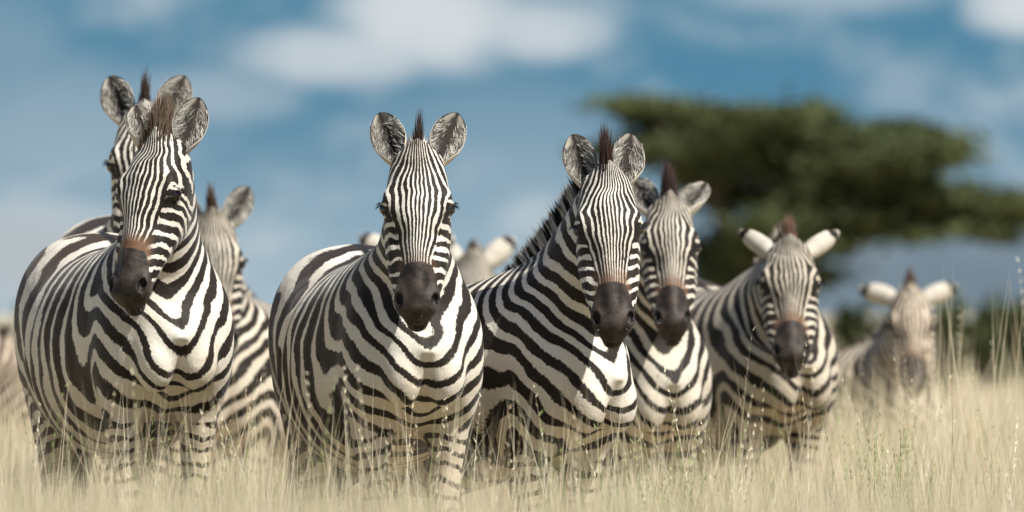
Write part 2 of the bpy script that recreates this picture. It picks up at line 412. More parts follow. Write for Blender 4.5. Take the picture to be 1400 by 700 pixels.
# ------------------------------------------------------------------ posing
def pose_table(neck_pitch, neck_yaw, neck_roll, head_q):
    """frames along the neck; angles in degrees, rest frame."""
    qn = (Matrix.Rotation(R(neck_yaw), 3, 'Z') @ Matrix.Rotation(R(neck_pitch), 3, 'X') @ Matrix.Rotation(R(neck_roll), 3, 'Y')).to_quaternion()
    n = 120; taus = np.linspace(0, 1, n + 1); Rm = np.zeros((n + 1, 3, 3)); Cp = np.zeros((n + 1, 3))
    p = np.array([0, NB[0], NB[1]]); a3 = np.array([0, A2[0], A2[1]]); q0 = Quaternion()
    for i_, tau in enumerate(taus):
        tn = min(tau / .9, 1.0)
        s = math.sin(min(tn * 1.25, 1) * math.pi / 2)
        q = q0.slerp(qn, s)
        if tau > .72:
            k = (tau - .72) / .28; k = k * k * (3 - 2 * k); q = q.slerp(head_q, k)
        Rm[i_] = np.array(q.to_matrix())
        if i_:
            dt = (min(tau / .9, 1) - min(taus[i_ - 1] / .9, 1)) * NL
            p = p + Rm[i_] @ a3 * dt
        Cp[i_] = p
    return taus, Rm, Cp
HW = [1.0]
def deform(P, tau, tab, stance):
    taus, Rm, Cp = tab
    f = np.clip(tau, 0, 1) * (len(taus) - 1); i0 = np.minimum(f.astype(int), len(taus) - 2); k = (f - i0)[:, None]
    Rv = Rm[i0] * (1 - k[..., None]) + Rm[i0 + 1] * k[..., None]
    Cv = Cp[i0] * (1 - k) + Cp[i0 + 1] * k
    tn = np.minimum(np.clip(tau, 0, 1) / .9, 1)
    ax_ = np.stack([0 * tn, NB[0] + A2[0] * NL * tn, NB[1] + A2[1] * NL * tn], -1)
    P = P.copy(); P[:, 0] *= 1 + (HW[0] - 1) * sst(.75, 1, tau)
    Q = Cv + np.einsum('nij,nj->ni', Rv, P - ax_)
    # stance: shift each leg fore / aft below the elbow
    low = sst(.80, .0, P[:, 2]) * (.8 - P[:, 2]).clip(0)
    left = P[:, 0] > 0; fore = P[:, 1] < 0
    for (l, fo), s in zip(((1, 1), (0, 1), (1, 0), (0, 0)), stance):
        m = (left == bool(l)) & (fore == bool(fo)) & (tau < .02)
        Q[m, 1] += low[m] * s
    return Q

# ------------------------------------------------------------------ coat material
def coat_material(name, seed, nface, black, white, rumpb, noise_amp=.22, face_off=0., brown_amt=1.0, bodyscale=1.0, soft=.15, cheek_off=0., wshift=0.0):
    m, t, b = new_mat(name)
    ph = attr(t, 'ph'); ph2 = attr(t, 'ph2'); wt = attr(t, 'wt'); mk = attr(t, 'msk'); m2 = attr(t, 'ms2'); rest = attr(t, 'rest')
    def sp(n_):
        s = N(t, 'ShaderNodeSeparateXYZ'); link(t, n_.outputs['Vector'], s.inputs[0]); return s.outputs
    body, legp, th = sp(ph); ck, u_, v_ = sp(ph2); hw, lw, pn = sp(wt); muz, brn, eye = sp(mk); dark, duty, nos = sp(m2)
    mp = N(t, 'ShaderNodeMapping'); mp.inputs['Location'].default_value = (seed * 1.37, seed * .71, seed * .33); link(t, rest.outputs['Vector'], mp.inputs[0])
    def noise(scale, det=2, rough=.5, out='Fac'):
        n_ = N(t, 'ShaderNodeTexNoise'); n_.inputs['Scale'].default_value = scale; n_.inputs['Detail'].default_value = det; n_.inputs['Roughness'].default_value = rough
        link(t, mp.outputs[0], n_.inputs[0]); return n_.outputs[out]
    M = lambda op, a, b_=None, c=False: math_node(t, op, a, b_, c)
    cen = lambda s, k: M('MULTIPLY', M('SUBTRACT', s, .5), k)
    nA = noise(3.2, 1.5); nB = noise(9, 1.5); nC = noise(26, 2); nB2 = noise(15, 1); nF = noise(260, 2, .6); nH = noise(70, 2)
    mps = N(t, 'ShaderNodeMapping'); mps.inputs['Scale'].default_value = (260, 70, 70); link(t, rest.outputs['Vector'], mps.inputs[0])
    nS_ = N(t, 'ShaderNodeTexNoise'); nS_.inputs['Scale'].default_value = 1; nS_.inputs['Detail'].default_value = 2; link(t, mps.outputs[0], nS_.inputs[0]); nS = nS_.outputs[0]
    cosp = lambda p: M('COSINE', M('MULTIPLY', p, 2 * math.pi))
    bp = M('ADD', M('ADD', M('MULTIPLY', body, bodyscale), cen(nA, noise_amp * 9)), cen(nB, noise_amp * 2.6))
    vb = cosp(bp)
    lp = M('ADD', legp, M('ADD', cen(nB, 1.2), cen(nC, .5)))
    vl = cosp(lp)
    fp = M('ADD', M('MULTIPLY', th, nface), M('ADD', cen(nC, .6), M('ADD', cen(nB, 1.5), face_off)))
    vf = cosp(fp)
    cp = M('ADD', ck, M('ADD', cen(nC, .6), M('ADD', cen(nB, 1.2), cheek_off)))
    vc = cosp(cp)
    lerp = lambda a, b_, w_: M('ADD', M('MULTIPLY', a, M('SUBTRACT', 1.0, w_)), M('MULTIPLY', b_, w_))
    vh = lerp(vc, vf, pn)
    val = lerp(lerp(vb, vl, lw), vh, hw)
    val = M('ADD', val, M('ADD', cen(nH, .6), M('ADD', cen(nF, .9), cen(nS, 1.1))))
    val = M('ADD', val, M('MULTIPLY', duty, M('SUBTRACT', 1.0, hw)))
    val = M('ADD', val, M('ADD', wshift, M('ADD', M('MULTIPLY', hw, -.34), M('MULTIPLY', cen(nB2, 1.6), hw))))
    wmask = mapr(t, val, -soft - .02, soft + .02, 0, 1)
    # colours
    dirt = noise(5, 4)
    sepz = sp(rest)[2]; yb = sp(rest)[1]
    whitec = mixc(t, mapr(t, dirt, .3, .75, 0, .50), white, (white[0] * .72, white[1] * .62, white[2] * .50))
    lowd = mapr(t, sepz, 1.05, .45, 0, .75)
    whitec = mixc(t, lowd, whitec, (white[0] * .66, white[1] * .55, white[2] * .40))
    hairs = mapr(t, nF, .3, .7, .82, 1.0)
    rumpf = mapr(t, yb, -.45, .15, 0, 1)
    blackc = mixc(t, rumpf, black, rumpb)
    blackc = mixc(t, mapr(t, nF, .35, .8, 0, .35), blackc, (black[0] * 2.6, black[1] * 2.4, black[2] * 2.2))
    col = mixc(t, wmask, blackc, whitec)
    bro = M('MULTIPLY', brn, M('MULTIPLY', mapr(t, nC, .3, .6, .55, 1), brown_amt), True)
    col = mixc(t, bro, col, (.17, .088, .048))
    muzc = mixc(t, mapr(t, nC, .35, .65, 0, 1), (.016, .011, .0085), (.052, .038, .030))
    muzm = mapr(t, M('ADD', muz, M('ADD', cen(nB, .5), cen(nF, .5))), .35, .65, 0, 1)
    col = mixc(t, muzm, col, muzc)
    col = mixc(t, M('MAXIMUM', eye, M('MAXIMUM', dark, nos)), col, (.010, .008, .007))
    mul = N(t, 'ShaderNodeMix'); mul.data_type = 'RGBA'; mul.blend_type = 'MULTIPLY'; mul.inputs[0].default_value = 1
    link(t, col, mul.inputs[6]); gcol = N(t, 'ShaderNodeCombineXYZ')
    for k in range(3): link(t, hairs, gcol.inputs[k])
    link(t, gcol.outputs[0], mul.inputs[7])
    link(t, mul.outputs[2], b.inputs['Base Color'])
    link(t, mapr(t, muzm, 0, 1, .62, .55), b.inputs['Roughness'])
    b.inputs['Specular IOR Level'].default_value = .28
    b.inputs['Sheen Weight'].default_value = .12
    b.inputs['Sheen Roughness'].default_value = .4
    bump = N(t, 'ShaderNodeBump'); bump.inputs['Strength'].default_value = .35; bump.inputs['Distance'].default_value = .004
    # fur lies along the body: stretched noise
    mp2 = N(t, 'ShaderNodeMapping'); mp2.inputs['Scale'].default_value = (420, 120, 120); link(t, rest.outputs['Vector'], mp2.inputs[0])
    n_ = N(t, 'ShaderNodeTexNoise'); n_.inputs['Scale'].default_value = 1; n_.inputs['Detail'].default_value = 2; link(t, mp2.outputs[0], n_.inputs[0])
    hgt = M('ADD', n_.outputs[0], M('ADD', M('MULTIPLY', nC, 3.0), M('MULTIPLY', nB, 7.0)))
    link(t, hgt, bump.inputs['Height']); link(t, bump.outputs[0], b.inputs['Normal'])
    return m

def ear_material(name, white):
    m, t, b = new_mat(name)
    e = attr(t, 'ear'); s = N(t, 'ShaderNodeSeparateXYZ'); link(t, e.outputs['Vector'], s.inputs[0])
    L_, A_, side = s.outputs
    rest = attr(t, 'rest'); n_ = N(t, 'ShaderNodeTexNoise'); n_.inputs['Scale'].default_value = 30; n_.inputs['Detail'].default_value = 2; link(t, rest.outputs['Vector'], n_.inputs[0])
    M = lambda op, a, b_=None, c=False: math_node(t, op, a, b_, c)
    L2 = M('ADD', L_, M('MULTIPLY', M('SUBTRACT', n_.outputs[0], .5), .22))
    # outside: white, a black band below the tip
    band = M('MULTIPLY', mapr(t, L2, .74, .80, 0, 1), mapr(t, L2, .96, .91, 0, 1))
    band2 = M('MULTIPLY', mapr(t, L2, .26, .32, 0, 1), mapr(t, L2, .46, .40, 0, 1))
    outc = mixc(t, M('MAXIMUM', band, M('MULTIPLY', band2, .10)), white, (.015, .011, .009))
    # inside: dark hollow, grey fur to the edges
    hol = mapr(t, M('ADD', A_, M('MULTIPLY', M('SUBTRACT', n_.outputs[0], .5), .7)), .15, .70, 1, 0)
    inc = mixc(t, hol, (.34, .31, .265), (.030, .024, .020))
    inc = mixc(t, mapr(t, A_, .86, .95, 0, 1), inc, (.02, .015, .012))
    col = mixc(t, side, outc, inc)
    link(t, col, b.inputs['Base Color']); b.inputs['Roughness'].default_value = .75
    b.inputs['Specular IOR Level'].default_value = .2
    return m

def hair_mat(name):
    m, t, b = new_mat(name)
    a_ = attr(t, 'hcol'); link(t, a_.outputs['Vector'], b.inputs['Base Color'])
    b.inputs['Roughness'].default_value = .6; b.inputs['Specular IOR Level'].default_value = .25
    return m
HAIR = hair_mat('hair')
eye_m, t, b = new_mat('eye'); b.inputs['Base Color'].default_value = (.012, .007, .005, 1); b.inputs['Roughness'].default_value = .08
eye_m.node_tree.nodes['Principled BSDF'].inputs['Coat Weight'].default_value = .6

def blades(root, dirn, length, width, side, bend=None, seg=3):
    """tapered strips; arrays (n,3)...; returns V, F, and index of strip + parameter."""
    n = len(root); V = []; ks = []
    for k in range(seg + 1):
        s = k / seg; wd = width * (1 - s) ** .7 * .5
        c = root + dirn * (length * s)[:, None]
        if bend is not None: c = c + bend * (s * s)
        if k < seg: V += [c - side * wd[:, None], c + side * wd[:, None]]; ks += [s, s]
        else: V += [c]; ks += [s]
    nv = len(V); V = np.stack(V, 1).reshape(-1, 3)
    base = np.arange(n)[:, None] * nv; Q = [base + np.array([[2*k, 2*k+1, 2*k+3, 2*k+2]]) for k in range(seg - 1)]
    Tt = base + np.array([[2*seg-2, 2*seg-1, 2*seg]])
    par = np.tile(np.array(ks), n); owner = np.repeat(np.arange(n), nv)
    return V, [np.concatenate(Q) if Q else np.zeros((0, 4), int), Tt], par, owner

def ear_mesh(side, out_deg, back_deg, twist_deg, length=.165, wscale=1.0):
    """ear in head coords (x,u,v); opening F. side=+1/-1."""
    O = np.array([.054 * side, -.012, -.004])
    # E: along length: up = -u, outwards = x, back = -v
    o, bk = R(out_deg), R(back_deg)
    E_ = np.array([math.sin(o) * side, -math.cos(o) * math.cos(bk), -math.cos(o) * math.sin(bk)])
    F0 = np.array([.25 * side, 0, 1.0]); F0 -= E_ * (F0 @ E_); F0 /= np.linalg.norm(F0)
    q = Quaternion(Vector(E_), R(twist_deg) * side); F_ = np.array(q @ Vector(F0)); S_ = np.cross(E_, F_)
    ns, na = 26, 21
    s = np.linspace(0, 1, ns)
    w_ = np.interp(s, [0, .1, .25, .4, .55, .7, .82, .92, .98, 1], [.020, .030, .041, .046, .046, .041, .033, .021, .011, .003]) * wscale * length / .165
    ph = np.interp(s, [0, .2, .45, .7, 1], [2.5, 2.0, 1.35, 1.05, .7])
    th = np.linspace(-1, 1, na)
    r_ = w_ / np.sin(np.minimum(ph, math.pi / 2))
    A_ = th[None] * ph[:, None]
    def pt(off):
        rr = (r_ + off)[:, None]
        a_ = np.sin(A_) * rr; d_ = -np.cos(A_) * rr + r_[:, None] * np.cos(ph)[:, None] * .0 + r_[:, None]
        lean = (s ** 2 * .016)[:, None]                     # tip leans forward
        return O + E_ * (length * s)[:, None, None] + S_ * a_[..., None] + F_ * (d_ + lean - .02)[..., None]
    inn = pt(0 * s); out = pt(.004 * (1 - s ** 6))
    V = np.concatenate([inn.reshape(-1, 3), out.reshape(-1, 3)]); n1 = ns * na
    i_ = (np.arange(ns - 1)[:, None] * na + np.arange(na - 1)[None]).ravel()
    Fi = np.stack([i_, i_ + 1, i_ + 1 + na, i_ + na], -1); Fo = Fi[:, ::-1] + n1
    rim = [k * na for k in range(ns)] + [ (ns-1)*na + k for k in range(1, na)] + [k * na + na - 1 for k in range(ns - 2, -1, -1)]
    rim = np.array(rim); Fr = np.stack([rim[:-1], rim[1:], rim[1:] + n1, rim[:-1] + n1], -1)
    ea = np.stack([np.tile(np.repeat(s, na), 2), np.tile(np.abs(np.tile(th, ns)), 2), np.concatenate([np.ones(n1), np.zeros(n1)])], -1)
    return V, np.concatenate([Fi, Fo, Fr]), ea, (O, E_, F_, S_, s, th, inn)

EARW = {}
def make_zebra(spec, rest):
    """spec: dict; returns the zebra object (mesh) with children."""
    V, F, E, at = rest; rs = np.random.default_rng(spec['seed']); hi = len(V) > 60000
    body_yaw = spec['yaw']                         # degrees, + turns the nose to the viewer's right
    Rb = Matrix.Rotation(R(body_yaw), 3, 'Z')
    hy, hp, hr = spec['head']                      # world yaw / pitch / roll of the head (yaw 0 = faces camera)
    head_world = Matrix.Rotation(R(hy), 3, 'Z') @ Matrix.Rotation(R(hp), 3, 'X') @ Matrix.Rotation(R(hr), 3, 'Y')
    head_q = (Rb.inverted() @ head_world).to_quaternion()
    tab = pose_table(spec['neck'][0], spec['neck'][1], spec['neck'][2], head_q)
    st = spec.get('stance', (0, 0, 0, 0)); HW[0] = spec.get('hw', 1.0)
    D = lambda P, tau: deform(P, tau, tab, st)
    hd = lambda H: D(from_head(H[:, 0], H[:, 1], H[:, 2]), np.ones(len(H)))
    body = D(V, at['tau'])
    Vs = [body]; Fs = [F]; fm = [np.zeros(len(F), int)]; n0 = len(V)
    A_ = {k: [at[k]] for k in ('rest', 'ph', 'ph2', 'wt', 'msk', 'ms2')}; eara = [np.zeros((len(V), 3))]
    hairs = []
    ears = spec.get('ears', ((20, 6, 0), (20, 6, 0)))
    for side, (eo, eb, et) in zip((-1, 1), ears):
        H, Fe, ea, info = ear_mesh(side, eo, eb, et, spec.get('ear_len', .195), spec.get('ear_w', .95))
        P = hd(H); Vs.append(P); Fs.append(Fe + n0); n0 += len(P); fm.append(np.ones(len(Fe), int))
        for k in A_: A_[k].append(np.zeros((len(P), 3)) if k != 'rest' else from_head(H[:, 0], H[:, 1], H[:, 2]))
        eara.append(ea); hairs.append((side, info))
    coat, earm = spec['mats']
    me = np_mesh('zebra', np.concatenate(Vs), np.concatenate(Fs), [coat, earm], True,
                 {**{k: np.concatenate(v) for k, v in A_.items()}, 'ear': np.concatenate(eara)}, np.concatenate(fm))
    z = link_obj('zebra', me); z.rotation_euler = (0, 0, R(body_yaw))
    sc = spec.get('scale', 1.0); z.scale = (sc, sc, sc)
    # place by the poll
    poll = np.array(Rb) @ hd(np.array([[0, -.035, .02]]))[0] * sc
    px, py, d = spec['poll']
    wx, wy, wz = px_to_world(px, py, d)
    z.location = (wx - poll[0], wy - poll[1], wz - poll[2])
    # ear hair
    nh = 480 if hi else 120
    for side, (O, E_, F_, S_, s, th, inn) in hairs:
        si = rs.uniform(.03, .80, nh); ti = rs.choice([-1, 1], nh) * (1 - rs.uniform(0, 1, nh) ** 1.6 * .85) * .93
        fi = si * (len(s) - 1); ai = (ti + 1) / 2 * (len(th) - 1)
        root = inn[fi.astype(int), ai.astype(int)]
        cen_ = O + E_ * (length_ := .165 * si)[:, None]
        to = (cen_ + F_ * .01 - root); to /= np.linalg.norm(to, axis=1)[:, None] + 1e-6
        dr = E_ * .75 + to * rs.uniform(.1, .75, (nh, 1)) + F_ * rs.uniform(-.02, .30, (nh, 1)) + rs.normal(0, .16, (nh, 3)); dr /= np.linalg.norm(dr, axis=1)[:, None]
        ln = rs.uniform(.018, .044, nh) * (1 - .5 * si); sd_ = np.cross(dr, F_); sd_ /= np.linalg.norm(sd_, axis=1)[:, None]
        B, Bf, par, own = blades(root, dr, ln, np.full(nh, .0026 if hi else .006), sd_, seg=2)
        P = hd(B); g_ = (rs.uniform(0, 1, nh) ** 1.5 * .85 + .08)[own] * (0.55 + .45 * par)
        hc = np.stack([g_ * .98, g_ * .93, g_ * .83], -1)
        link_obj('ear_hair', np_mesh('ear_hair', P, Bf, HAIR, False, {'hcol': hc}), z)
    # mane
    nm = 3400 if hi else 900
    t_ = rs.uniform(-.12, .97, nm); d_ = nt_d(t_.clip(NT[0, 0], NT[-1, 0]))
    lat = rs.normal(0, .010, nm).clip(-.022, .022)
    root = np.stack([lat, NB[0] + A2[0] * NL * t_ + A2[1] * (d_ - .012), NB[1] + A2[1] * NL * t_ - A2[0] * (d_ - .012)], -1)
    # follow withers where the neck runs into the back
    dr = np.stack([lat * 3, np.full(nm, A2[1]), np.full(nm, -A2[0])], -1) + rs.normal(0, .07, (nm, 3)) * np.array([1, 1, 1]) + np.array([0, A2[0], A2[1]]) * .22
    dr /= np.linalg.norm(dr, axis=1)[:, None]
    mh = spec.get('mane_h', .085)
    ln = mh * np.interp(t_, [-.12, 0, .2, .6, 1.03], [.35, .55, .85, 1.0, .8]) * rs.uniform(.78, 1.08, nm) + .012
    clump = np.sin(t_ * 95 + spec['seed']) * .08 + 1; ln *= clump
    sd_ = np.cross(dr, rs.normal(0, 1, (nm, 3))); sd_ /= np.linalg.norm(sd_, axis=1)[:, None]
    B, Bf, par, own = blades(root, dr, ln, np.full(nm, .0045 if hi else .011), sd_)
    P = D(B, (.9 * t_.clip(0, 1) * sst(-.0, .14, t_))[own])
    phr = body_phase(root) * spec.get('bodyscale', 1.0)
    wm = sst(-.15, .15, np.cos(2 * np.pi * phr + 1.5 * vnoise(root, 6, spec['seed'])))[own]
    wc = np.array([.62, .56, .47]); bc = np.array([.016, .011, .008]); tipc = np.array(spec.get('mane_tip', (.06, .035, .022)))
    hc = wc * wm[:, None] + bc * (1 - wm[:, None]); tf = sst(.62, .9, par)[:, None]; hc = hc * (1 - tf) + tipc * tf
    # forelock
    fl_n, fl_h, fl_w, fl_c, fl_lean = spec.get('forelock', (260, .095, .012, (.03, .018, .012), 0.))
    fl_n = fl_n if hi else fl_n // 2
    uu = rs.uniform(-.045, .035, fl_n); xx = rs.normal(0, fl_w, fl_n)
    rt = np.stack([xx, uu, ht_f(uu.clip(-.05, .5)) - .012], -1)
    up = np.stack([xx * 2.0 + fl_lean + rs.normal(0, .05, fl_n), np.full(fl_n, -1.0), (.15 + (uu + .045) * 2.0) + rs.normal(0, .07, fl_n)], -1); up /= np.linalg.norm(up, axis=1)[:, None]
    lf = fl_h * rs.uniform(.55, 1.05, fl_n) * np.exp(-(xx / (fl_w * 2.0)) ** 2) + .015
    sf = np.cross(up, rs.normal(0, 1, (fl_n, 3))); sf /= np.linalg.norm(sf, axis=1)[:, None]
    B2, Bf2, par2, own2 = blades(rt, up, lf, np.full(fl_n, .004 if hi else .009), sf)
    P2 = hd(B2); c2 = np.array(fl_c)[None] * rs.uniform(.6, 1.5, fl_n)[own2][:, None] * (0.8 + .6 * par2[:, None])
    link_obj('mane', np_mesh('mane', np.concatenate([P, P2]), [np.concatenate([Bf[0], Bf2[0] + len(P)]), np.concatenate([Bf[1], Bf2[1] + len(P)])], HAIR, False, {'hcol': np.concatenate([hc, c2])}), z)
    # eyes + lashes
    for side in (-1, 1):
        ec = np.array([.0962 * side, .156, .0335]); r0 = .0205
        la = np.linspace(0, math.pi, 13); lo = np.linspace(0, 2 * math.pi, 20, endpoint=False)
        S = np.stack([np.outer(np.sin(la), np.cos(lo)), np.outer(np.sin(la), np.sin(lo)), np.outer(np.cos(la), np.ones(20))], -1).reshape(-1, 3)
        i_ = np.arange(12)[:, None] * 20 + np.arange(20)[None]; j_ = np.arange(12)[:, None] * 20 + (np.arange(20)[None] + 1) % 20
        Fq = np.stack([i_, j_, j_ + 20, i_ + 20], -1).reshape(-1, 4)
        link_obj('eye', np_mesh('eye', hd(ec + S * r0), Fq, eye_m), z)
        n_ = 46 if hi else 16
        al = rs.uniform(-1.1, 1.1, n_)
        rt = ec + np.stack([np.full(n_, .017 * side), -.013 - .004 * np.cos(al), np.sin(al) * .018], -1)
        dr = np.stack([np.full(n_, 1.0 * side), rs.uniform(-.25, .35, n_), np.sin(al) * .8 + .35], -1); dr /= np.linalg.norm(dr, axis=1)[:, None]
        sd_ = np.cross(dr, np.array([0, 1., 0]) + rs.normal(0, .3, (n_, 3))); sd_ /= np.linalg.norm(sd_, axis=1)[:, None]
        B, Bf, par, own = blades(rt, dr, rs.uniform(.012, .023, n_), np.full(n_, .0018), sd_, bend=np.array([0, .008, 0]))
        link_obj('eyelashes', np_mesh('eyelashes', hd(B), Bf, HAIR, False, {'hcol': np.full((len(B), 3), .012)}), z)
    # whiskers on lips and chin
    n_ = 150 if hi else 110
    wu = rs.uniform(.455, .515, n_); wx = rs.uniform(-1, 1, n_); cv = rs.uniform(0, 1, n_)
    rt = np.stack([wx * (.046 - .016 * cv), np.interp(cv, [0, .5, 1], [.47, .505, .522]) + rs.normal(0, .006, n_), .035 - .085 * cv], -1)
    dr = np.stack([wx * 1.1, .9 + rs.normal(0, .25, n_), (.55 - .8 * cv) + rs.normal(0, .25, n_)], -1); dr /= np.linalg.norm(dr, axis=1)[:, None]
    sd_ = np.cross(dr, rs.normal(0, 1, (n_, 3))); sd_ /= np.linalg.norm(sd_, axis=1)[:, None]
    B, Bf, par, own = blades(rt, dr, rs.uniform(.012, .034, n_), np.full(n_, .0012), sd_)
    link_obj('whiskers', np_mesh('whiskers', hd(B), Bf, HAIR, False, {'hcol': np.repeat(rs.uniform(.03, .5, n_)[own][:, None], 3, 1)}), z)
    # tail tuft
    n_ = 160
    rt = np.array([0, .715, .80]) + rs.normal(0, 1, (n_, 3)) * np.array([.010, .010, .04]); dr = np.stack([rs.normal(0, .10, n_), rs.normal(.05, .08, n_), np.full(n_, -1.0)], -1)
    dr /= np.linalg.norm(dr, axis=1)[:, None]; sd_ = np.cross(dr, rs.normal(0, 1, (n_, 3))); sd_ /= np.linalg.norm(sd_, axis=1)[:, None]
    B, Bf, par, own = blades(rt, dr, rs.uniform(.2, .42, n_), np.full(n_, .007), sd_)
    link_obj('tail_tuft', np_mesh('tail_tuft', B, Bf, HAIR, False, {'hcol': np.full((len(B), 3), .02)}), z)
    tag(z, spec['label'], 'zebra', 'herd of zebras standing in tall dry grass')
    if 'DEBUG' in globals():
        m_ = np.array(Rb) @ hd(np.array([[0, .53, 0.]]))[0] * sc + np.array(z.location); y_ = m_[1]
        print('ZEB', spec['seed'], 'muzzle px', round(700 + m_[0] / y_ * DF * SC), round(430 - (m_[2] - CAMZ) / y_ * DF * SC), 'depth', round(y_, 2), 'ground z', round(z.location[2], 3))
    return z

rest_hi = build_rest(.0065)
rest_lo = build_rest(.011)
print('rest', len(rest_hi[0]), len(rest_lo[0]), time.time() - T0)
W1 = (.82, .785, .71); W2 = (.68, .63, .54)
K1 = (.014, .0095, .0062); K2 = (.028, .017, .012)
EARM = ear_material('ear_fur', (.54, .50, .43))
def coat(seed, nface, **kw):
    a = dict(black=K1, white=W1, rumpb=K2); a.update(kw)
    return (coat_material('zebra_coat', seed, nface, **a), EARM)

ZEBRAS = [
 # A: front left, head turned to viewer's left
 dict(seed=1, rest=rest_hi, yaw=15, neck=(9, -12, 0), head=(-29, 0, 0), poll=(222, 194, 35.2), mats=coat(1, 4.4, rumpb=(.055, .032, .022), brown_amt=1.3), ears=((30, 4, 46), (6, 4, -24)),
      forelock=(900, .165, .019, (.105, .074, .052), .05), mane_tip=(.10, .06, .035), stance=(.1, -.1, 0, .1),
      label='front zebra at far left with its brown muzzle turned to the left, thick brown forelock'),
 # D: front centre, facing straight
 dict(seed=2, rest=rest_hi, yaw=12, neck=(10, -9, 0), head=(0, 0, 0), poll=(571, 211, 34.6), mats=coat(2.3, 4.8, brown_amt=.35), ears=((20, 4, 0), (21, 4, 0)),
      forelock=(260, .14, .006, (.035, .022, .017), .04), stance=(-.12, .1, .1, 0),
      label='front zebra in the middle facing straight ahead with blackish muzzle and thin forelock'),
 # G: front right of the three
 dict(seed=3, rest=rest_hi, yaw=45, neck=(3, -17, 0), head=(4, 0, -1), poll=(828, 241, 35.6), mats=coat(4.1, 5.2, brown_amt=.9), ears=((13, 4, 0), (12, 4, 0)), hw=.98,
      forelock=(600, .17, .010, (.040, .022, .016), 0.0), mane_tip=(.06, .035, .02), stance=(.1, 0, 0, .1),
      label='front zebra right of centre with striped flank and dark spiky forelock'),
 # H
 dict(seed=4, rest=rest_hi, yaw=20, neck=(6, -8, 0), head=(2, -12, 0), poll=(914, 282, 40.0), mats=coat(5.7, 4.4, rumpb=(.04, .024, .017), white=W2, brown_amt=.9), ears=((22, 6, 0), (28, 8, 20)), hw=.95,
      forelock=(600, .18, .014, (.03, .015, .012), 0),
      label='blurred zebra peering out right behind the dark-muzzled front zebra, black pointed forelock'),
 # I
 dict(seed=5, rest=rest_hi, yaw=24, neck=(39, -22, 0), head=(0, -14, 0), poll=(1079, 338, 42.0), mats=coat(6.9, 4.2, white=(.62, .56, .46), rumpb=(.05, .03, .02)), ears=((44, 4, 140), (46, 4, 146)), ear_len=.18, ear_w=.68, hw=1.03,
      forelock=(420, .14, .012, (.10, .055, .035), 0),
      label='blurred zebra under the acacia with white ears held out sideways with black tips'),
 # J
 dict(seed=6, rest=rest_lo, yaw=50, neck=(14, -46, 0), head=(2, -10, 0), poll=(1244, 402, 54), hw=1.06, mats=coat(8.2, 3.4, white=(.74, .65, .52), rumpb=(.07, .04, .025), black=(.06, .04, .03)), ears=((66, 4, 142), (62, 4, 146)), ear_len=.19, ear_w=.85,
      forelock=(300, .14, .014, (.07, .04, .028), 0),
      label='farthest right zebra, very blurred, low in the tall grass with white sideways ears'),
 # B
 dict(seed=7, rest=rest_hi, yaw=7, neck=(0, -6, 0), head=(-3, 0, 0), poll=(198, 157, 39.0), scale=1.06, mats=coat(9.5, 4.6), ears=((21, 4, 0), (20, 4, 0)), hw=1.02,
      forelock=(300, .16, .008, (.035, .022, .016), 0), label='zebra mostly hidden behind the far left front zebra, its ears rising highest'),
 # C
 dict(seed=8, rest=rest_hi, yaw=-32, neck=(2, 30, 0), head=(4, 4, -3), poll=(290, 300, 43), mats=coat(10.4, 4.2, white=(.70, .64, .54), rumpb=(.06, .036, .025)), ears=((26, 8, 0), (30, 8, 0)),
      forelock=(300, .15, .010, (.06, .036, .025), 0), label='blurred zebra looking out between the front left and middle zebras, pale face, round ear'),
 # E
 dict(seed=9, rest=rest_lo, yaw=-10, neck=(16, 6, 0), head=(0, 0, 0), poll=(556, 344, 50), mats=coat(11.2, 5.6, white=W2), ears=((54, 6, 168), (54, 6, 168)),
      label='far zebra hidden behind the middle front zebra, one dark-tipped ear showing'),
 # F
 dict(seed=10, rest=rest_lo, yaw=-38, neck=(14, 28, 0), head=(0, 4, 0), poll=(646, 353, 51), mats=coat(12.6, 5.6, white=W2), ears=((46, 6, 168), (46, 6, 168)),
      forelock=(300, .085, .016, (.05, .034, .026), 0), label='far blurred zebra in the gap right of the middle front zebra, pale ear'),
 # K
 dict(seed=11, rest=rest_lo, yaw=-78, neck=(42, 0, 0), head=(-60, -20, 0), poll=(-85, 462, 62), mats=coat(13.9, 5.6, white=(.6, .5, .38), rumpb=(.06, .035, .022), black=(.06, .035, .022)),
      label='far blurred zebra at the left edge with only its brown striped back in the picture'),
]
for s in ZEBRAS: make_zebra(s, s['rest'])
print('zebras', time.time() - T0)

# ================================================================== grass
gr_m, t, b = new_mat('grass_blades')
a_ = attr(t, 'gcol'); link(t, a_.outputs['Vector'], b.inputs['Base Color']); b.inputs['Roughness'].default_value = .7; b.inputs['Specular IOR Level'].default_value = .15
tr = N(t, 'ShaderNodeBsdfTranslucent'); link(t, a_.outputs['Vector'], tr.inputs[0]); mx = N(t, 'ShaderNodeMixShader', i_0=.30)
link(t, b.outputs[0], mx.inputs[1]); link(t, tr.outputs[0], mx.inputs[2]); link(t, mx.outputs[0], t.nodes['Material Output'].inputs[0])

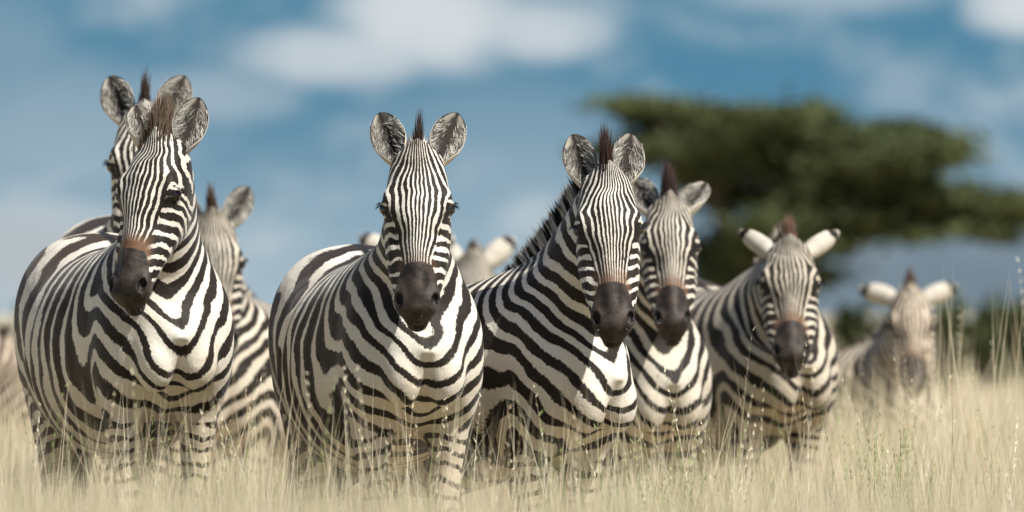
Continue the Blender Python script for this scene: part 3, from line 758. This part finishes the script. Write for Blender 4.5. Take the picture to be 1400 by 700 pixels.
def sample_wedge(n, y0, y1, pad=.8, power=1.0):
    y = y0 + (y1 - y0) * rng.uniform(0, 1, n) ** power
    hw_ = y * (700 / SC / DF) + pad
    x = rng.uniform(-1, 1, n) * hw_
    return x, y
PAL = np.array([(.78, .68, .49), (.82, .74, .56), (.66, .55, .38), (.74, .67, .49), (.58, .48, .32), (.86, .79, .63)])
GREEN = np.array([(.26, .32, .13), (.34, .38, .18), (.20, .27, .10)])
def grass(n, y0, y1, hmin, hmax, wid, seed, greenf=.06, seg=4, power=1.0, bendk=.28, x=None, y=None, hmul=1.0):
    global rng
    rng = np.random.default_rng(seed)
    if x is None:
        nt_ = n // 14; tx, ty = sample_wedge(nt_, y0, y1, power=power)
        k = rng.integers(0, nt_, n); x = tx[k] + rng.normal(0, .05, n); y = ty[k] + rng.normal(0, .05, n)
        hv = (.75 + .5 * rng.uniform(0, 1, nt_))[k]; gf = (rng.uniform(0, 1, nt_) < greenf)[k]
        lean = rng.normal(0, .10, (nt_, 2))[k]
    else:
        n = len(x); hv = np.ones(n); gf = rng.uniform(0, 1, n) < greenf; lean = rng.normal(0, .1, (n, 2))
    patch = .5 + .5 * vnoise(np.stack([x, y, 0 * x], -1), 1.6, 5)
    h_ = (hmin + (hmax - hmin) * rng.uniform(0, 1, n) ** 1.2) * (.80 + .2 * hv) * (.86 + .2 * patch) * hmul
    root = np.stack([x, y, ground_z(x, y) - .02], -1)
    dr = np.stack([lean[:, 0] + rng.normal(0, .13, n), lean[:, 1] + rng.normal(0, .13, n), np.ones(n)], -1); dr /= np.linalg.norm(dr, axis=1)[:, None]
    az = rng.uniform(0, 6.28, n); bm = rng.uniform(0, 1, n) ** 2 * bendk * h_
    bend = np.stack([np.cos(az) * bm, np.sin(az) * bm, -bm * .35], -1)
    fa = rng.uniform(-.7, .7, n); side = np.stack([np.cos(fa), np.sin(fa), 0 * fa], -1)
    B, Bf, par, own = blades(root, dr, h_, wid * rng.uniform(.6, 1.3, n), side, bend=np.repeat(bend[:, None], 1, 1)[:, 0] if False else None, seg=seg)
    B = B + bend[own] * (par ** 2)[:, None]
    col = PAL[rng.integers(0, len(PAL), n)] * rng.uniform(.85, 1.12, (n, 1)); col[gf] = GREEN[rng.integers(0, 3, gf.sum())]
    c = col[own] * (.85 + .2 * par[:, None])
    return B, Bf, c
def merge(parts):
    V = []; Q = []; T_ = []; c = []; o = 0
    for B, Bf, cc in parts:
        V.append(B); Q.append(Bf[0] + o); T_.append(Bf[1] + o); c.append(cc); o += len(B)
    return np.concatenate(V), [np.concatenate(Q), np.concatenate(T_)], np.concatenate(c)
parts = [grass(42000, 18.0, 27.0, .50, .83, .0036, 20, .10, power=.9, bendk=.3), grass(52000, 27.0, 34.0, .34, .69, .0036, 21, .12, power=.9),
         grass(75000, 34.0, 46.0, .32, .70, .005, 22, .07),
         grass(65000, 46.0, 80.0, .34, .86, .009, 23, .05, seg=3),
         grass(50000, 80.0, 240.0, .30, .62, .035, 24, .05, seg=2)]
Vg, Fg, cg = merge(parts)
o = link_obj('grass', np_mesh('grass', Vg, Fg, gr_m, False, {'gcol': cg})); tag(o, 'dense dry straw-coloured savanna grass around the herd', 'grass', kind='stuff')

# tall seed stalks with feathery heads
def stalks(n, y0, y1, hmin, hmax, seed, xr=None, head=True, wid=.0024, green=.1, hp=.16):
    r_ = np.random.default_rng(seed)
    y = r_.uniform(y0, y1, n); hw_ = y * (700 / SC / DF) + .1; x = r_.uniform(-1, 1, n) * hw_
    if xr is not None: x = (r_.uniform(xr[0], xr[1], n) - 700) / SC * y / DF
    h_ = r_.uniform(hmin, hmax, n)
    root = np.stack([x, y, ground_z(x, y)], -1); ln = r_.normal(0, .13, (n, 2))
    dr = np.stack([ln[:, 0], ln[:, 1], np.ones(n)], -1); dr /= np.linalg.norm(dr, axis=1)[:, None]
    bend = np.stack([r_.normal(0, .07, n), r_.normal(0, .05, n), 0 * x], -1)
    side = np.tile(np.array([1., 0, 0]), (n, 1))
    seg = 7
    B, Bf, par, own = blades(root, dr, h_, np.full(n, wid), side, seg=seg); B = B + bend[own] * (par ** 2)[:, None]
    col = PAL[r_.integers(0, len(PAL), n)] * 1.08; g_ = r_.uniform(0, 1, n) < green; col[g_] = GREEN[r_.integers(0, 3, g_.sum())] * 1.2
    out = [(B, Bf, col[own])]
    # spikelets along the top third
    m = 9; tt = np.tile(np.linspace(.74, 1.0, m), n); ow = np.repeat(np.arange(n), m)
    keep = (r_.uniform(0, 1, n) < hp)[ow]
    tt = tt[keep]; ow = ow[keep]
    if len(tt):
        rt = root[ow] + dr[ow] * (h_[ow] * tt)[:, None] + bend[ow] * (tt ** 2)[:, None]
        d2 = dr[ow] + np.stack([r_.normal(0, .45, len(ow)), r_.normal(0, .45, len(ow)), 0 * tt], -1); d2 /= np.linalg.norm(d2, axis=1)[:, None]
        B2, Bf2, p2, o2 = blades(rt, d2, r_.uniform(.008, .022, len(ow)), np.full(len(ow), wid * 1.1), side[ow], seg=2)
        out.append((B2, Bf2, (col[ow] * 1.1)[o2]))
    return out
parts = stalks(800, 29.5, 34.4, .58, .92, 31, wid=.0040, hp=.12) + stalks(500, 36.5, 46, .60, 1.0, 32) + stalks(260, 44, 60, .65, 1.0, 33, xr=(1090, 1420), wid=.005) \
      + stalks(26, 33, 34.5, .5, .80, 36, xr=(268, 305), green=1.0, hp=1.0, wid=.004) + stalks(60, 33, 35, .45, .80, 37, xr=(860, 955), green=.9, hp=.9, wid=.004) \
      + stalks(50, 33, 36, .45, .80, 38, xr=(1170, 1260), green=.9, hp=.9, wid=.004) + stalks(70, 30, 34, .45, .78, 39, green=.8, hp=.9, wid=.0035) + stalks(700, 43, 52, .55, .95, 40, xr=(1110, 1420), wid=.006, hp=.0) \
      + stalks(60, 40, 52, .9, 1.30, 34, xr=(1260, 1420), wid=.006) + stalks(160, 24, 30, .62, .80, 35)
Vg, Fg, cg = merge(parts)
o = link_obj('tall_grass_stalks', np_mesh('tall_grass_stalks', Vg, Fg, gr_m, False, {'gcol': cg})); tag(o, 'thin pale seed stalks rising above the dry grass', 'grass stalks', kind='stuff')

# ================================================================== trees and shrubs
leaf_m, t, b = new_mat('leaves')
a_ = attr(t, 'gcol'); link(t, a_.outputs['Vector'], b.inputs['Base Color']); b.inputs['Roughness'].default_value = .75; b.inputs['Specular IOR Level'].default_value = .12
tr = N(t, 'ShaderNodeBsdfTranslucent'); link(t, a_.outputs['Vector'], tr.inputs[0]); mx = N(t, 'ShaderNodeMixShader', i_0=.2)
link(t, b.outputs[0], mx.inputs[1]); link(t, tr.outputs[0], mx.inputs[2]); link(t, mx.outputs[0], t.nodes['Material Output'].inputs[0])
bark_m, t, b = new_mat('bark')
n1 = N(t, 'ShaderNodeTexNoise'); n1.inputs['Scale'].default_value = 6; n1.inputs['Detail'].default_value = 6
link(t, mixc(t, n1.outputs[0], (.05, .038, .028), (.13, .10, .075)), b.inputs['Base Color']); b.inputs['Roughness'].default_value = .95

def leaf_cloud(blobs, size, rs, cols, feather=False):
    Vs = []; cs = []
    for (c, r_, n) in blobs:
        d = rs.normal(size=(n, 3)); d /= np.linalg.norm(d, axis=1)[:, None]; rad = rs.uniform(0, 1, n) ** (1 / 2.4)
        # clumped: snap part of the leaves towards random clump centres
        k = max(4, n // 90); cc = rs.normal(size=(k, 3)); cc /= np.linalg.norm(cc, axis=1)[:, None]; cc *= (rs.uniform(.1, 1, k) ** .5)[:, None]
        ci = rs.integers(0, k, n); p = np.where(rs.uniform(0, 1, (n, 1)) < .8, cc[ci] + d * rs.uniform(.02, .26, (n, 1)), d * rad[:, None])
        if feather: p = np.where(rs.uniform(0, 1, (n, 1)) < .6, cc[ci] * .8 + rs.normal(0, .16, (n, 3)), rs.normal(0, .50, (n, 3)))
        p = np.array(c) + p * np.array(r_)
        a1 = rs.normal(size=(n, 3)); a1 /= np.linalg.norm(a1, axis=1)[:, None]; a2 = np.cross(a1, rs.normal(size=(n, 3))); a2 /= np.linalg.norm(a2, axis=1)[:, None]
        s = (size * rs.uniform(.5, 1.3, n))[:, None]
        Vs.append(np.stack([p - a1 * s, p + a2 * s * .5, p + a1 * s, p - a2 * s * .5], 1).reshape(-1, 3))
        col = cols[rs.integers(0, len(cols), k)][ci] * rs.uniform(.8, 1.25, (n, 1)); cs.append(np.repeat(col, 4, 0))
    V = np.concatenate(Vs); return V, np.arange(len(V)).reshape(-1, 4), np.concatenate(cs)
def tubes(paths):
    Vs = []; Fs = []; o = 0; ns = 8
    for pts, r0, r1 in paths:
        pts = np.array(pts, float); m = len(pts)
        for k in range(m):
            d = pts[min(k + 1, m - 1)] - pts[max(k - 1, 0)]; d /= np.linalg.norm(d)
            a1 = np.cross(d, [.3, 1, .1]); a1 /= np.linalg.norm(a1); a2 = np.cross(d, a1)
            rr = r0 + (r1 - r0) * k / (m - 1); an = np.arange(ns) / ns * 2 * np.pi
            Vs.append(pts[k] + rr * (np.cos(an)[:, None] * a1 + np.sin(an)[:, None] * a2))
        for k in range(m - 1):
            for j in range(ns): Fs.append((o + k*ns + j, o + k*ns + (j+1) % ns, o + (k+1)*ns + (j+1) % ns, o + (k+1)*ns + j))
        o += m * ns
    return np.concatenate(Vs), np.array(Fs)
def limb(a, b_, rs, sag=.0, n=6, jit=.12):
    a = np.array(a, float); b_ = np.array(b_, float); L_ = np.linalg.norm(b_ - a); out = []
    for k in range(n + 1):
        s = k / n; p = a + (b_ - a) * s; p[2] += sag * L_ * math.sin(s * math.pi); 
        if 0 < k < n: p += rs.normal(0, jit * L_ / n, 3)
        out.append(p)
    return out

TD = 280.0
TREE = [  # photo px centre, px radii, leaves
 (868, 143, 50, 13, 900), (940, 160, 75, 20, 2600), (1020, 168, 90, 22, 3600), (1105, 160, 42, 22, 1700), (1080, 195, 110, 24, 4200), (930, 200, 95, 20, 2400),
 (860, 207, 45, 12, 500), (1010, 225, 90, 22, 2600), (1225, 185, 75, 20, 2800), (1250, 215, 65, 22, 2600), (1160, 225, 100, 28, 4000), (1120, 262, 90, 22, 2200), (1215, 262, 85, 26, 3400),
 (1290, 285, 75, 26, 2600), (1360, 285, 60, 24, 2200), (1430, 290, 70, 26, 2200), (1180, 305, 70, 22, 1900), (1240, 318, 60, 14, 600), (1340, 316, 50, 12, 500),
 (1000, 275, 60, 30, 700), (1060, 300, 60, 26, 700), (965, 250, 50, 20, 700), (985, 355, 42, 36, 1900), (1030, 335, 40, 30, 800), (1130, 335, 50, 20, 800), (1100, 375, 60, 22, 700), (985, 395, 35, 30, 900)]
rs = np.random.default_rng(77)
blobs = []
for (px, py, rx, ry, n) in TREE + [(px + rs.uniform(-45, 45), py + rs.uniform(-16, 16), rx * rs.uniform(.4, .8), ry * rs.uniform(.5, .8), n * .35) for px, py, rx, ry, n in TREE[:19] for _ in range(2)]:
    c = px_to_world(px, py, TD + rs.uniform(-1, 1) * 2.5); k = TD / DF / SC
    blobs.append((c, (rx * k * 1.02, max(rx * k * .8, 1.2), ry * k * .92), int(n * 1.35)))
base = Vector(px_to_world(1015, 430, TD)); base.z = float(ground_z(np.array(base.x), np.array(base.y)))
tree = bpy.data.objects.new('acacia_tree', None); C.objects.link(tree); tree.location = base
tag(tree, 'broad flat-topped acacia tree standing blurred far behind the herd', 'tree')
bl = [((c[0] - base.x, c[1] - base.y, c[2] - base.z), r_, n) for c, r_, n in blobs]
V, F, cc = leaf_cloud(bl, .15, rs, np.array([(.085, .105, .045), (.115, .135, .058), (.06, .075, .034), (.135, .155, .07)]), True)
link_obj('crown', np_mesh('crown', V, F, leaf_m, False, {'gcol': cc}), tree)
fork = (.3, 0, 2.4); paths = [(limb((0, 0, -.2), fork, rs), .42, .32)]
mids = []
for q, tgt in enumerate([bl[1][0], bl[4][0], bl[10][0], bl[12][0], bl[8][0]]):
    m_ = tuple(np.array(fork) * .45 + np.array(tgt) * .55 - np.array([0, 0, .3])); paths.append((limb(fork, m_, rs, .04), .22, .15)); mids.append(np.array(m_))
for c, r_, n in bl[:25]:
    m_ = min(mids, key=lambda q: np.linalg.norm(q - np.array(c))); paths.append((limb(m_, c, rs, .05), .12, .04))
V, F = tubes(paths); link_obj('trunk', np_mesh('trunk', V, F, bark_m), tree)

def shrub(name, px, py_top, d, wpx, label, cols, seed, n=1800, size=.05):
    r_ = np.random.default_rng(seed); k = d / DF / SC
    x, y, zt = px_to_world(px, py_top, d); zg = float(ground_z(np.array(x), np.array(y))); H_ = zt - zg; W_ = wpx * k / 2
    e = bpy.data.objects.new(name, None); C.objects.link(e); e.location = (x, y, zg); tag(e, label, 'shrub', 'shrubs on the plain behind the herd')
    bb = []; 
    for q in range(7):
        bb.append(((r_.uniform(-.6, .6) * W_, r_.uniform(-.5, .5) * W_, H_ * r_.uniform(.35, .8)), (W_ * r_.uniform(.3, .5), W_ * .4, H_ * r_.uniform(.16, .3)), n // 7))
    V, F, cc = leaf_cloud(bb, size, r_, cols); link_obj('crown', np_mesh('crown', V, F, leaf_m, False, {'gcol': cc}), e)
    V, F = tubes([(limb((0, 0, -.05), b_[0], r_, .05), .04, .012) for b_ in bb]); link_obj('trunk', np_mesh('trunk', V, F, bark_m), e)
GD = np.array([(.045, .065, .025), (.07, .09, .035), (.035, .05, .02)]); GP = np.array([(.12, .14, .07), (.09, .11, .05)])
shrub('shrub', 1345, 368, 150, 120, 'tallest grey-green shrub beyond the grass near the right edge', GP, 1, 2600, .09)
shrub('shrub', 1405, 392, 120, 90, 'dark green shrub cut by the right edge of the picture', GD, 2, 2000, .07)
shrub('shrub', 1180, 395, 170, 110, 'low shrub behind the farthest right zebra, left of its ears', GD, 3, 1800, .08)
shrub('shrub', 1290, 400, 110, 60, 'small grey-green shrub just right of the farthest right zebra', GP, 4, 1600, .06)
shrub('shrub', 30, 405, 160, 110, 'low grey-green shrub on the plain behind the left edge zebra', GP, 5, 1500, .08)
print('done', time.time() - T0)
